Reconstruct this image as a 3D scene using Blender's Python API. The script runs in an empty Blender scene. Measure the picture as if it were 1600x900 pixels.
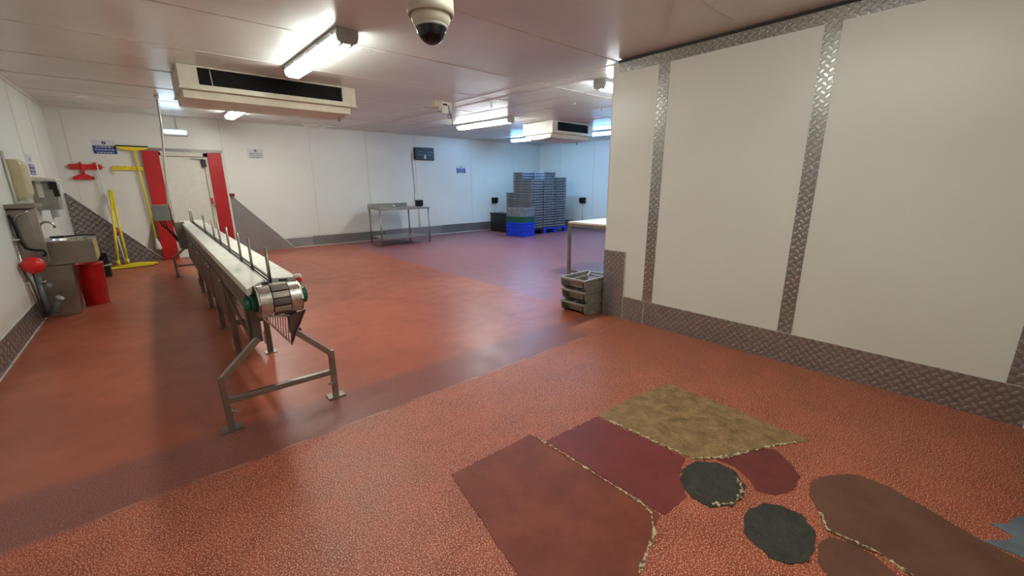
import bpy, bmesh, math, random
from mathutils import Vector, Matrix
random.seed(7)
C = bpy.context.scene.collection
PI = math.pi

# ------------------------------------------------------------------ camera
YAW, PITCH, ROLL, FPX, EYE = 0.715026249, 0.244951177, 0.00657855065, 644.661, 1.42
cam_d = bpy.data.cameras.new('camera'); cam = bpy.data.objects.new('camera', cam_d); C.objects.link(cam)
F = Vector((math.sin(YAW)*math.cos(PITCH), math.cos(YAW)*math.cos(PITCH), -math.sin(PITCH)))
r0 = Vector((math.cos(YAW), -math.sin(YAW), 0)); d0 = F.cross(r0)
rr = math.cos(ROLL)*r0 + math.sin(ROLL)*d0; dd = -math.sin(ROLL)*r0 + math.cos(ROLL)*d0
m = Matrix((( rr.x, -dd.x, -F.x, 0), (rr.y, -dd.y, -F.y, 0), (rr.z, -dd.z, -F.z, EYE), (0, 0, 0, 1)))
cam.matrix_world = m
cam_d.sensor_width = 36; cam_d.lens = FPX/1600*36; cam_d.clip_start = 0.02
bpy.context.scene.camera = cam

# ------------------------------------------------------------------ world, exposure, lamp levels
w = bpy.data.worlds.new('world'); bpy.context.scene.world = w; w.use_nodes = True
w.node_tree.nodes['Background'].inputs[0].default_value = (0.05, 0.05, 0.055, 1)
w.node_tree.nodes['Background'].inputs[1].default_value = 0.3
vs = bpy.context.scene.view_settings
vs.view_transform = 'Standard'; vs.look = 'None'; vs.exposure = 1.66; vs.gamma = 1; vs.use_curve_mapping = False
TUBE_WARM = (0.93, 1.0, 0.93); TUBE_COOL = (0.90, 0.98, 1.0); TUBE_BLUE = (0.22, 0.54, 1.0)
TUBE_POWER = 15.0

# ------------------------------------------------------------------ material helpers
def s2l(c):
    return tuple((x/255/12.92 if x/255 <= .04045 else ((x/255+.055)/1.055)**2.4) for x in c)
class NT:
    def __init__(s, name):
        s.m = bpy.data.materials.new(name); s.m.use_nodes = True
        s.t = s.m.node_tree; s.n = s.t.nodes; s.l = s.t.links; s.b = s.n['Principled BSDF']
    def put(s, sock, v):
        if isinstance(v, bpy.types.NodeSocket): s.l.new(v, sock)
        elif isinstance(v, (tuple, list)) and sock.type == 'RGBA': sock.default_value = tuple(v)[:3] + (1,)
        else: sock.default_value = v
    def math(s, op, a, b=None, c=None, clamp=False):
        n = s.n.new('ShaderNodeMath'); n.operation = op; n.use_clamp = clamp; s.put(n.inputs[0], a)
        if b is not None: s.put(n.inputs[1], b)
        if c is not None: s.put(n.inputs[2], c)
        return n.outputs[0]
    def mix(s, f, a, b):
        n = s.n.new('ShaderNodeMix'); n.data_type = 'RGBA'
        s.put(n.inputs[0], f); s.put(n.inputs[6], a); s.put(n.inputs[7], b); return n.outputs[2]
    def step(s, v, a, b):
        n = s.n.new('ShaderNodeMapRange'); n.interpolation_type = 'SMOOTHSTEP'
        s.put(n.inputs[0], v); n.inputs[1].default_value = a; n.inputs[2].default_value = b; return n.outputs[0]
    def pos(s):
        g = s.n.new('ShaderNodeNewGeometry'); return g.outputs['Position']
    def objc(s):
        g = s.n.new('ShaderNodeTexCoord'); return g.outputs['Object']
    def uv(s):
        g = s.n.new('ShaderNodeTexCoord'); return g.outputs['UV']
    def xyz(s, v):
        n = s.n.new('ShaderNodeSeparateXYZ'); s.put(n.inputs[0], v); return n.outputs
    def noise(s, v, scale, detail=3, rough=.5):
        n = s.n.new('ShaderNodeTexNoise'); s.put(n.inputs['Vector'], v); n.inputs['Scale'].default_value = scale
        n.inputs['Detail'].default_value = detail; n.inputs['Roughness'].default_value = rough; return n.outputs[0]
    def voro(s, v, scale):
        n = s.n.new('ShaderNodeTexVoronoi'); s.put(n.inputs['Vector'], v); n.inputs['Scale'].default_value = scale
        return n.outputs[0], n.outputs[1]
    def bump(s, h, strength, dist):
        n = s.n.new('ShaderNodeBump'); s.put(n.inputs['Height'], h); n.inputs['Strength'].default_value = strength
        n.inputs['Distance'].default_value = dist; s.l.new(n.outputs[0], s.b.inputs['Normal'])
    def base(s, col=None, rough=None, metal=None, spec=None):
        if col is not None: s.put(s.b.inputs['Base Color'], col)
        if rough is not None: s.put(s.b.inputs['Roughness'], rough)
        if metal is not None: s.put(s.b.inputs['Metallic'], metal)
        if spec is not None: s.put(s.b.inputs['Specular IOR Level'], spec)

def plain(name, rgb, rough=.45, metal=0, var=.12, scale=9, bump=0):
    t = NT(name); c = s2l(rgb); p = t.objc()
    nz = t.noise(p, scale, 4)
    d = tuple(x*(1-var) for x in c); u = tuple(min(1, x*(1+var)) for x in c)
    t.base(t.mix(t.step(nz, .3, .7), d, u), rough, metal)
    if bump: t.bump(t.noise(p, scale*12, 3), .3, bump)
    return t.m
def glow(name, rgb, strength):
    t = NT(name); t.base((.9, .9, .9), .4)
    t.put(t.b.inputs['Emission Color'], tuple(rgb)); t.b.inputs['Emission Strength'].default_value = strength
    return t.m

def steel_mat(name, rgb, rough, brushed=60):
    t = NT(name); p = t.objc(); x, y, z = t.xyz(p)[:3]
    n1 = t.noise(p, 6, 4); n2 = t.noise(p, brushed, 3)
    c = s2l(rgb)
    t.base(t.mix(t.step(n1, .25, .75), tuple(a*.82 for a in c), tuple(min(1, a*1.12) for a in c)), t.math('MULTIPLY_ADD', n2, .18, rough-.06), .85)
    return t.m
M = {}
M['steel'] = steel_mat('brushed_steel', (150, 143, 132), .36)
M['steel_dark'] = steel_mat('dull_steel', (112, 104, 97), .45)
M['steel_bright'] = steel_mat('polished_steel', (196, 190, 180), .22)
M['galv'] = plain('galvanised_grey', (152, 150, 140), .5, .35, .15)
M['white_plastic'] = plain('white_plastic', (214, 210, 196), .35, 0, .04)
M['slab'] = plain('white_cutting_board', (212, 206, 190), .45, 0, .06, 5)
M['cream'] = plain('cream_enamel', (205, 196, 176), .4, 0, .06)
M['red'] = plain('red_plastic', (172, 18, 20), .42, 0, .12, 3)
M['red_bright'] = plain('bright_red_plastic', (205, 30, 30), .35, 0, .1)
M['yellow'] = plain('yellow_plastic', (222, 200, 40), .4, 0, .08)
M['black'] = plain('black_plastic', (12, 12, 14), .4, 0, .2)
M['rubber'] = plain('black_rubber', (9, 9, 9), .85, 0, .2)
M['green'] = plain('green_motor_paint', (12, 92, 70), .35, 0, .15)
M['blue_box'] = plain('blue_crate_plastic', (22, 62, 205), .4, 0, .15)
M['green_box'] = plain('green_crate_plastic', (26, 92, 74), .4, 0, .15)
M['grey_crate'] = plain('grey_crate_plastic', (124, 128, 134), .5, 0, .18, 12)
M['light_grey'] = plain('light_grey_plastic', (158, 158, 158), .45, 0, .08)
M['sign_blue'] = plain('sign_blue', (24, 58, 140), .4, 0, .05)
M['sign_white'] = plain('sign_white', (205, 206, 202), .4, 0, .03)
M['ink'] = plain('sign_ink', (40, 44, 50), .5, 0, .05)
M['grey_box'] = plain('grey_enclosure', (134, 138, 130), .4, .1, .06)
M['pipe_blue'] = plain('bluish_grey_pipe', (106, 116, 124), .4, 0, .1)
M['sealant'] = plain('white_sealant', (205, 202, 192), .5, 0, .05)
M['joint'] = plain('joint_line', (196, 190, 182), .5, 0, .1)
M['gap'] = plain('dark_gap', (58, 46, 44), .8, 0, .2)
M['brown_box'] = plain('beige_enclosure', (190, 178, 150), .45, 0, .12)

def wall_mat(name, rgb):
    t = NT(name); p = t.pos(); c = s2l(rgb)
    n = t.noise(p, 1.1, 4, .6); k = t.noise(p, 14, 5, .65)
    col = t.mix(t.step(n, .3, .75), tuple(a*.94 for a in c), c)
    col = t.mix(t.math('MULTIPLY', t.step(k, .66, .8), .25), col, s2l((178, 166, 140)))
    t.base(col, t.math('MULTIPLY_ADD', n, .2, .24), 0, .5)
    t.bump(t.noise(p, 3.0, 2), .12, .02)
    return t.m
M['wall'] = wall_mat('hygienic_wall_panel', (226, 224, 214))
M['ceiling'] = None
t = NT('glossy_ceiling_panel'); p = t.pos(); x, y, z = t.xyz(p)[:3]
n = t.noise(p, .8, 3)
t.base(t.mix(t.step(n, .3, .7), s2l((206, 204, 198)), s2l((220, 218, 212))), t.math('ADD', t.math('MULTIPLY_ADD', n, .08, .22), t.math('MULTIPLY', t.step(x, 3.85, 3.88), .08)), 0, .45)
# ribbed liner further right (x > 3.86): shallow ribs along y
rib = t.math('ABSOLUTE', t.math('SINE', t.math('MULTIPLY', x, PI/.145)))
t.bump(t.math('MULTIPLY', t.step(rib, 0, .25), t.step(x, 3.85, 3.88)), 1.0, .012)
M['ceiling'] = t.m

# floor: red resin; gritty in front, smoother behind, plum coloured at the right back
t = NT('red_resin_floor'); p = t.pos(); x, y, z = t.xyz(p)[:3]
wob = t.math('MULTIPLY_ADD', t.noise(p, 3.5, 3), .05, -.025)
yy = t.math('ADD', y, wob); xx = t.math('ADD', x, wob)
big = t.noise(p, .9, 5, .6); mid = t.noise(p, 5, 5, .6)
fine = t.noise(p, 175, 1, .5); v1, vc = t.voro(p, 210)
terr = t.mix(t.step(big, .3, .7), s2l((146, 70, 47)), s2l((172, 90, 62)))
terr = t.mix(t.math('MULTIPLY', t.step(mid, .45, .75), .45), terr, s2l((134, 70, 52)))
grit_base = t.mix(t.step(mid, .3, .7), s2l((138, 50, 28)), s2l((162, 68, 43)))
fl = t.step(fine, .54, .61)
grit = t.mix(t.math('MULTIPLY', fl, t.math('MULTIPLY_ADD', big, .6, .45)), grit_base, s2l((238, 186, 150)))
plum = t.mix(t.step(mid, .3, .7), s2l((128, 74, 78)), s2l((158, 98, 102)))
band = t.mix(t.step(fine, .5, .65), s2l((112, 62, 58)), s2l((162, 110, 100)))
m_front = t.math('SUBTRACT', 1.0, t.step(yy, 2.33, 2.37))
# right of x=3.2 the gritty coat reaches back a little further
m_front2 = t.math('MULTIPLY', t.math('SUBTRACT', 1.0, t.step(yy, 2.60, 2.64)), t.step(x, 2.9, 3.3))
m_front = t.math('MAXIMUM', m_front, m_front2)
m_band = t.math('MULTIPLY', t.math('SUBTRACT', 1.0, t.step(yy, 2.72, 2.86)), .75)
m_plum = t.math('MULTIPLY', t.step(xx, 3.58, 3.7), t.step(y, 3.1, 3.3))
mg = t.mix(t.math('MULTIPLY', fl, .22), terr, s2l((190, 120, 96)))
c = t.mix(m_band, mg, band); c = t.mix(m_plum, c, plum); c = t.mix(m_front, c, grit)
# pale seam along the joint and dark traffic marks
seam = t.math('MULTIPLY', t.math('SUBTRACT', 1.0, t.step(t.math('ABSOLUTE', t.math('SUBTRACT', yy, 2.36)), .003, .014)), t.step(t.noise(p, 6, 3), .35, .6))
c = t.mix(t.math('MULTIPLY', seam, .55), c, s2l((196, 132, 108)))
t.base(c, t.math('MULTIPLY_ADD', mid, .25, t.math('MULTIPLY_ADD', m_front, .12, .26)), 0, .5)
h = t.math('ADD', t.math('MULTIPLY', fine, t.math('MULTIPLY_ADD', m_front, .5, .2)), t.math('MULTIPLY', mid, .25))
t.bump(h, .35, .0012)
M['floor'] = t.m

def tread_mat(name, rgb, cell=.034, lift=1.9, metal=.7):
    t = NT(name); u, v = t.xyz(t.uv())[:2]
    a = t.math('MULTIPLY', t.math('ADD', u, v), .70711/cell); b = t.math('MULTIPLY', t.math('SUBTRACT', u, v), .70711/cell)
    ia, ib = t.math('FLOOR', a), t.math('FLOOR', b)
    la = t.math('SUBTRACT', t.math('SUBTRACT', a, ia), .5); lb = t.math('SUBTRACT', t.math('SUBTRACT', b, ib), .5)
    par = t.math('GREATER_THAN', t.math('ABSOLUTE', t.math('MODULO', t.math('ADD', ia, ib), 2)), .5)
    def ell(k1, k2):
        return t.math('ADD', t.math('POWER', t.math('MULTIPLY', t.math('ABSOLUTE', la), k1), 2), t.math('POWER', t.math('MULTIPLY', t.math('ABSOLUTE', lb), k2), 2))
    e1, e2 = ell(1.9, 3.6), ell(3.6, 1.9)
    e = t.math('ADD', t.math('MULTIPLY', e1, t.math('SUBTRACT', 1.0, par)), t.math('MULTIPLY', e2, par))
    loz = t.math('SUBTRACT', 1.0, t.step(e, .55, 1.15))
    nz = t.noise(t.uv(), 3, 4); c = s2l(rgb)
    base = t.mix(t.step(nz, .3, .7), tuple(q*.85 for q in c), c)
    t.base(t.mix(t.math('MULTIPLY', loz, .85), base, tuple(min(1, q*lift) for q in c)), t.math('MULTIPLY_ADD', loz, -.08, .33), metal)
    t.bump(loz, .7, .0022)
    return t.m
M['tread'] = tread_mat('tread_plate', (152, 148, 143), .040, 1.45)
M['tread_coarse'] = tread_mat('coarse_tread_plate', (112, 107, 102), .075, 2.2, .4)
M['tread_small'] = tread_mat('fine_tread_plate', (136, 131, 126), .026, 1.8, .5)

def patch_mat(name, a, b, flecks=None, scale=7):
    t = NT(name); p = t.pos(); n = t.noise(p, scale, 6, .65); f = t.noise(p, 120, 2)
    c = t.mix(t.step(n, .3, .7), s2l(a), s2l(b))
    if flecks: c = t.mix(t.math('MULTIPLY', t.step(f, .6, .72), .6), c, s2l(flecks))
    t.base(c, t.math('MULTIPLY_ADD', n, .2, .4), 0, .4); t.bump(t.math('ADD', n, t.math('MULTIPLY', f, .15)), .4, .004)
    return t.m
def grit_mat():
    t = NT('crumbled_aggregate'); p = t.pos(); d, col = t.voro(p, 95)
    r = t.xyz(col)[0]
    c = t.mix(t.step(r, .2, .8), s2l((104, 84, 58)), s2l((206, 186, 146)))
    t.base(c, .7); t.bump(t.math('SUBTRACT', 1.0, d), .8, .006); return t.m
M['grit'] = grit_mat()

# ------------------------------------------------------------------ mesh helpers
class MB:
    def __init__(s): s.v = []; s.f = []; s.sm = []
    def add(s, vs_, fs_, smooth=False):
        o = len(s.v); s.v += [tuple(v) for v in vs_]
        for f in fs_: s.f.append(tuple(i+o for i in f)); s.sm.append(smooth)
        return s
    def box(s, x0, x1, y0, y1, z0, z1):
        v = [(x, y, z) for z in (z0, z1) for (x, y) in ((x0, y0), (x1, y0), (x1, y1), (x0, y1))]
        return s.add(v, [(3, 2, 1, 0), (4, 5, 6, 7), (0, 1, 5, 4), (1, 2, 6, 5), (2, 3, 7, 6), (3, 0, 4, 7)])
    def prism(s, poly, axis, a, b, smooth=False):
        # poly in the two other axes (cyclic order x->(y,z), y->(x,z), z->(x,y))
        def P(q, t_): return {'x': (t_, q[0], q[1]), 'y': (q[0], t_, q[1]), 'z': (q[0], q[1], t_)}[axis]
        n = len(poly); v = [P(q, a) for q in poly] + [P(q, b) for q in poly]
        return s.add(v, [tuple(range(n))[::-1], tuple(range(n, 2*n))] + [(i, (i+1) % n, n+(i+1) % n, n+i) for i in range(n)])
    def tube(s, pts, r, n=10, cap=True):
        pts = [Vector(p) for p in pts]; rings = []
        up = None
        for i, p in enumerate(pts):
            d = (pts[min(i+1, len(pts)-1)] - pts[max(i-1, 0)]).normalized()
            if up is None: up = Vector((0, 0, 1)) if abs(d.z) < .9 else Vector((1, 0, 0))
            a = d.cross(up).normalized(); b = a.cross(d).normalized(); up = b
            rad = r[i] if isinstance(r, (list, tuple)) else r
            rings.append([p + rad*(math.cos(2*PI*k/n)*a + math.sin(2*PI*k/n)*b) for k in range(n)])
        o = len(s.v)
        for R_ in rings: s.v += [tuple(q) for q in R_]
        for i in range(len(pts)-1):
            for k in range(n):
                s.f.append((o+i*n+k, o+i*n+(k+1) % n, o+(i+1)*n+(k+1) % n, o+(i+1)*n+k)); s.sm.append(n > 6)
        if cap:
            s.f.append(tuple(o+k for k in range(n))[::-1]); s.sm.append(False)
            s.f.append(tuple(o+(len(pts)-1)*n+k for k in range(n))); s.sm.append(False)
        return s
    def bar(s, p0, p1, w_, h_):   # rectangular bar between two points
        p0, p1 = Vector(p0), Vector(p1); d = (p1-p0).normalized()
        up = Vector((0, 0, 1)) if abs(d.z) < .95 else Vector((0, 1, 0))
        a = d.cross(up).normalized(); b = a.cross(d).normalized()
        v = [p + i*a*w_/2 + j*b*h_/2 for p in (p0, p1) for (i, j) in ((-1, -1), (1, -1), (1, 1), (-1, 1))]
        return s.add(v, [(3, 2, 1, 0), (4, 5, 6, 7), (0, 1, 5, 4), (1, 2, 6, 5), (2, 3, 7, 6), (3, 0, 4, 7)])
    def lathe(s, prof, c=(0, 0, 0), axis='z', n=28):
        o = len(s.v)
        for (r, h) in prof:
            for k in range(n):
                a, b = r*math.cos(2*PI*k/n), r*math.sin(2*PI*k/n)
                q = {'z': (a, b, h), 'x': (h, a, b), 'y': (b, h, a)}[axis]
                s.v.append((q[0]+c[0], q[1]+c[1], q[2]+c[2]))
        for i in range(len(prof)-1):
            for k in range(n):
                s.f.append((o+i*n+k, o+i*n+(k+1) % n, o+(i+1)*n+(k+1) % n, o+(i+1)*n+k)); s.sm.append(True)
        s.f.append(tuple(o+k for k in range(n))[::-1]); s.sm.append(False)
        s.f.append(tuple(o+(len(prof)-1)*n+k for k in range(n))); s.sm.append(False)
        return s
    def build(s, name, mat, parent=None, bevel=0, loc=None, uvplane=None):
        me = bpy.data.meshes.new(name); me.from_pydata(s.v, [], s.f); me.update()
        for pl, sm in zip(me.polygons, s.sm): pl.use_smooth = sm
        bm = bmesh.new(); bm.from_mesh(me); bmesh.ops.recalc_face_normals(bm, faces=bm.faces); bm.to_mesh(me); bm.free()
        if uvplane:
            l = me.uv_layers.new(name='uv')
            i, j = uvplane
            for lp in me.loops:
                co = me.vertices[lp.vertex_index].co; l.data[lp.index].uv = (co[i], co[j])
        me.materials.append(M[mat] if isinstance(mat, str) else mat)
        o = bpy.data.objects.new(name, me); C.objects.link(o)
        if parent: o.parent = parent
        if loc: o.location = loc
        if bevel:
            b = o.modifiers.new('bevel', 'BEVEL'); b.width = bevel; b.segments = 2; b.limit_method = 'ANGLE'; b.angle_limit = .6
        return o
def tag(o, label, cat, group=None, kind=None):
    o['label'] = label; o['category'] = cat
    if group: o['group'] = group
    if kind: o['kind'] = kind
    return o
def thing(name, label, cat, loc=(0, 0, 0), rz=0, group=None):
    o = bpy.data.objects.new(name, None); C.objects.link(o); o.location = loc; o.rotation_euler = (0, 0, rz)
    o.empty_display_size = .1
    return tag(o, label, cat, group)
def struct(name, mb, mat, parent=None, label=None, cat=None, **k):
    o = mb.build(name, mat, parent, **k)
    if not parent: o['kind'] = 'structure'
    if label: o['label'] = label; o['category'] = cat or 'wall'
    return o
def copy_tree(o, parent=None):
    c_ = o.copy(); C.objects.link(c_); c_.parent = parent
    for ch in list(o.children):
        if ch is not c_: copy_tree(ch, c_)
    return c_

# ------------------------------------------------------------------ room
LX, YB, RX, PX, YN, YP = -1.06, 10.8, 10.69, 3.72, -.36, 2.72
def cz(y): return 2.60 + max(0, y-2.4)*.0195
struct('floor', MB().box(LX-.1, RX+.1, YN-.1, YB+.1, -.1, 0), 'floor', label='red speckled resin floor of the cold room', cat='floor')
ce = MB()
ce.add([(LX, YN, 2.6), (RX, YN, 2.6), (RX, 2.4, 2.6), (LX, 2.4, 2.6), (RX, YB, cz(YB)), (LX, YB, cz(YB)),
        (LX, YN, 2.8), (RX, YN, 2.8), (RX, 2.4, 2.8), (LX, 2.4, 2.8), (RX, YB, 3), (LX, YB, 3)],
       [(0, 3, 2, 1), (3, 5, 4, 2), (6, 7, 8, 9), (9, 8, 10, 11), (0, 1, 7, 6), (5, 11, 10, 4), (0, 6, 9, 3), (3, 9, 11, 5), (1, 2, 8, 7), (2, 4, 10, 8)])
struct('ceiling', ce, 'ceiling', label='glossy pale pinkish panelled ceiling', cat='ceiling')
struct('wall_left', MB().box(LX-.1, LX, YN-.1, YB, 0, 3), 'wall', label='white wall panels at left behind the hand basin', cat='wall')
struct('wall_back', MB().box(LX-.1, RX+.1, YB, YB+.1, 0, 3), 'wall', label='white back wall with the red-framed door', cat='wall')
struct('wall_right', MB().box(RX, RX+.1, YP, YB, 0, 3), 'wall', label='bluish white end wall behind the crates', cat='wall')
struct('wall_partition', MB().box(PX, RX+.1, YN, YP, 0, 2.565), 'wall', label='large white partition wall with tread plate strips at right', cat='wall')
struct('wall_near', MB().box(LX-.1, PX+.01, YN-.1, YN, 0, 3), 'wall', label='white wall behind the viewer', cat='wall')
# gap above the partition, its darkness painted as a recessed dark strip
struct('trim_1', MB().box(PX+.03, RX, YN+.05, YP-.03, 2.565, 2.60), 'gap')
# partition cladding: tread plate sheets
def plate(name, u0, u1, z0, z1, mat='tread', x=PX, t_=.004):
    return struct(name, MB().box(x-t_, x, u0, u1, z0, z1), mat, uvplane=(1, 2))
plate('baseboard_partition', YN, 2.20, 0, .245)
plate('baseboard_partition_end', 2.205, 2.50, 0, .245)
struct('trim_2', MB().box(PX-.007, PX-.001, 2.46, YP+.004, 0, .725).box(PX-.007, PX+.25, YP, YP+.004, 0, .725), 'tread', uvplane=(1, 2))
plate('trim_3', 2.118, 2.225, .245, 2.475)
plate('trim_4', .885, .985, .245, 2.475)
plate('trim_5', -.35, -.235, .245, 2.475)
plate('trim_6', 1.72, 2.655, 2.475, 2.563); plate('trim_7', YN, 1.715, 2.475, 2.563)
struct('trim_8', MB().box(PX-.006, PX-.001, YN, 2.46, .245, .249), 'sealant')
struct('trim_9', MB().box(PX-.009, PX-.0005, 2.452, 2.458, 0, .73).box(PX-.008, PX-.0005, 2.2, 2.205, 0, .245), 'sealant')
struct('trim_10', MB().box(PX-.003, PX+.05, YP, YP+.003, .725, 2.56), 'white_plastic')
# near wall skirting (end of the partition, turning the corner)
struct('baseboard_near', MB().box(2.55, PX-.004, YN, YN+.004, 0, .245), 'tread', uvplane=(0, 2))
struct('trim_11', MB().box(PX-.014, PX, YN+.004, YN+.016, 0, .25), 'sealant')
# left skirting and back skirting
struct('baseboard_left', MB().box(LX, LX+.004, YN, YB, 0, .235), 'tread_coarse', uvplane=(1, 2))
struct('trim_12', MB().box(LX, LX+.007, YN, YB, .235, .241).box(LX, LX+.012, YN, YB, 0, .008), 'sealant')
struct('trim_13', MB().prism([(LX+.004, 0), (.10, 0), (.10, .02), (-1.03, 1.33), (LX+.004, 1.33)], 'y', YB-.005, YB), 'tread_coarse', uvplane=(0, 2))
struct('trim_14', MB().prism([(.10, 0), (.10, .92), (.03, .78), (-.12, .25)], 'y', YB-.004, YB), 'tread_small', uvplane=(0, 2))
struct('trim_15', MB().prism([(1.375, 0), (2.50, 0), (2.46, .06), (1.44, 1.21), (1.375, 1.21)], 'y', YB-.005, YB), 'tread_small', uvplane=(0, 2))
struct('baseboard_back', MB().box(2.3, 2.95, YB-.004, YB, 0, .225), 'tread_small', uvplane=(0, 2))
for i, (a, b, mm, z) in enumerate(((2.95, 4.85, 'tread_coarse', .238), (4.86, 6.6, 'tread_small', .25), (6.6, RX, 'tread_coarse', .26))):
    struct('trim_%d' % (16+i), MB().box(a, b, YB-.005, YB, 0, z), mm, uvplane=(0, 2))
struct('baseboard_right', MB().box(RX-.005, RX, YP, YB-.006, 0, .26), 'tread', uvplane=(1, 2))
struct('trim_19', MB().box(2.5, RX, YB-.012, YB-.001, 0, .014).box(2.5, RX, YB-.009, YB-.001, .262, .268), 'sealant')
# sealant lines along the sloping plates
def seal(p0, p1): return MB().bar(p0, p1, .012, .012)
struct('trim_20', seal((-1.03, YB-.006, 1.335), (.10, YB-.006, .02)), 'sealant')
struct('trim_21', seal((1.44, YB-.006, 1.215), (2.48, YB-.006, .045)), 'sealant')
struct('trim_22', seal((-.125, YB-.006, .25), (.03, YB-.006, .79)), 'sealant')
# wall panel joints
k = 23
for xj in (-.86, 1.395, 3.12, 4.47, 5.85, 7.74, 9.42):
    mb = MB().box(xj-.014, xj+.014, YB-.003, YB, .27 if xj > 2 else (1.25 if xj > 0 else 1.15), cz(YB)-.03)
    struct('trim_%d' % k, mb, 'white_plastic'); k += 1
for yj in (2.0, 4.4, 6.3, 8.2, 9.4):
    struct('trim_%d' % k, MB().box(LX, LX+.003, yj-.014, yj+.014, .245, cz(yj)-.03), 'white_plastic'); k += 1
for yj in (4.2, 5.6, 7.0, 8.4, 9.8):
    struct('trim_%d' % k, MB().box(RX-.003, RX, yj-.014, yj+.014, .262, cz(yj)-.03), 'white_plastic'); k += 1
# ceiling cove beads
def beam(p0, p1, w_=.03, h_=.03): return MB().bar(p0, p1, w_, h_)
struct('trim_%d' % k, beam((LX+.015, 2.4, 2.59), (LX+.015, YB, cz(YB)-.012)), 'white_plastic'); k += 1
struct('trim_%d' % k, beam((LX+.03, YB-.015, cz(YB)-.012), (RX, YB-.015, cz(YB)-.012)), 'white_plastic'); k += 1
struct('trim_%d' % k, beam((RX-.015, YP, 2.595), (RX-.015, YB, cz(YB)-.012)), 'white_plastic'); k += 1
# ceiling joints: across the room, and one long joint line where the ribbed liner begins
for yj in (1.53, 2.73, 3.95, 5.15, 6.38, 7.6, 8.8, 10.0):
    mb = MB().box(LX+.04, 3.86, yj-.009, yj+.009, cz(yj)-.0035, cz(yj)+.001)
    if yj > YP+.1: mb.box(3.86, RX-.04, yj-.006, yj+.006, cz(yj)-.003, cz(yj)+.001)
    struct('trim_%d' % k, mb, 'joint'); k += 1
struct('trim_%d' % k, MB().bar((3.86, YP+.02, cz(YP)-.002), (3.86, YB-.04, cz(YB)-.002), .022, .006), 'white_plastic'); k += 1
for xj in (4.15, 4.75, 5.35, 5.95, 6.9, 7.8, 8.7, 9.6):
    struct('trim_%d' % k, MB().bar((xj, YP+.02, cz(YP)-.001), (xj, YB-.04, cz(YB)-.001), .014, .006), 'joint'); k += 1

# ------------------------------------------------------------------ door
D = bpy.data.objects.new('door_1', None); C.objects.link(D); D.location = (.72, YB, 0); D['kind'] = 'structure'
D['label'] = 'white cold room door between two red guards'; D['category'] = 'door'
def dpart(name, mb, mat, **kk): return mb.build(name, mat, D, **kk)
lf = dpart('door_leaf', MB().box(-.34, .31, -.022, -.002, .01, 2.0), 'white_plastic', bevel=.004)
dpart('door_frame', MB().box(-.40, -.345, -.05, -.001, 0, 2.08).box(.315, .40, -.05, -.001, 0, 2.08).box(-.40, .40, -.05, -.001, 2.01, 2.08), 'cream', bevel=.003)
dpart('header_plate', MB().box(-.57, .66, -.012, -.001, 2.10, 2.155), 'tread_small', uvplane=(0, 2))
dpart('red_guard', MB().box(-.625, -.375, -.075, -.003, 0, 2.095), 'red', bevel=.008)
dpart('red_guard', MB().box(.385, .625, -.075, -.003, 0, 2.095), 'red', bevel=.008)
dpart('edge_strip', MB().box(.63, .665, -.03, -.001, 0, 2.10), 'white_plastic')
cl_ = dpart('door_closer', MB().box(.27, .345, -.10, -.023, 1.82, 1.96), 'black', bevel=.006)
MB().bar((.30, -.07, 1.965), (.10, -.05, 1.975), .02, .012).build('closer_arm', 'steel', cl_)
hd = dpart('door_handle', MB().box(.325, .36, -.09, -.02, 1.08, 1.2), 'red_bright', bevel=.006)
MB().tube([(.345, -.09, 1.08), (.37, -.12, 1.0)], .01).build('lever', 'steel', hd)

# ------------------------------------------------------------------ lamps
def glow_for(col, pw, nm): return glow(nm, col, pw)
def lamp(x, y, L, label, mat, rz=0, near_end=-1):
    t_ = thing('fluorescent_light', label, 'ceiling light', (x, y, cz(y)), rz, 'fluorescent batten lights on the ceiling')
    sl = -.0195*(1 if y > 2.4 else 0)
    t_.rotation_euler = (-sl if rz == 0 else 0, 0, rz)
    W = .085
    MB().prism([(-W, 0), (W, 0), (W*1.05, -.045), (-W*1.05, -.045)], 'y', -L/2, L/2).build('housing', 'light_grey', t_, bevel=.004)
    MB().prism([(-W*.98, -.046), (W*.98, -.046), (W*.86, -.088), (W*.55, -.105), (-W*.55, -.105), (-W*.86, -.088)], 'y', -L/2+.035, L/2-.035).build('diffuser', mat, t_)
    for e in (-1, 1):
        c_ = MB().prism([(-W*1.02, -.046), (W*1.02, -.046), (W*.9, -.09), (W*.57, -.108), (-W*.57, -.108), (-W*.9, -.09)], 'y', min(e*L/2, e*(L/2-.034)), max(e*L/2, e*(L/2-.034))).build('end_cap', 'light_grey', t_)
    for q in range(5):
        yy_ = -L/2+.12 + q*(L-.24)/4
        for sx in (-1, 1):
            MB().box(min(sx*W*1.0, sx*W*1.12), max(sx*W*1.0, sx*W*1.12), yy_-.012, yy_+.012, -.06, -.03).build('clip', 'steel_bright', t_)
    for sx in (-.045, .035):
        e = near_end
        MB().tube([(sx, e*(L/2-.02), -.111), (sx, e*(L/2-.10), -.114)], .008, 8).build('tube_end', 'light_grey', t_)
    return t_
gw = glow('tube_glow_warm', TUBE_WARM, TUBE_POWER*1.1); gc = glow('tube_glow_cool', TUBE_COOL, TUBE_POWER*1.15); gb = glow('tube_glow_blue', TUBE_BLUE, TUBE_POWER*1.5)
gn = glow('tube_glow_near', TUBE_WARM, TUBE_POWER*.68)
lamp(1.42, 4.40, 1.62, 'bright fluorescent light over the conveyor, nearest in view, beside the long cooling unit', gw)
lamp(1.45, 8.85, 1.62, 'fluorescent light half hidden behind the long cooling unit', gw)
lamp(5.50, 7.20, 1.75, 'fluorescent light in mid ceiling past the small hanging box', gc)
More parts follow.
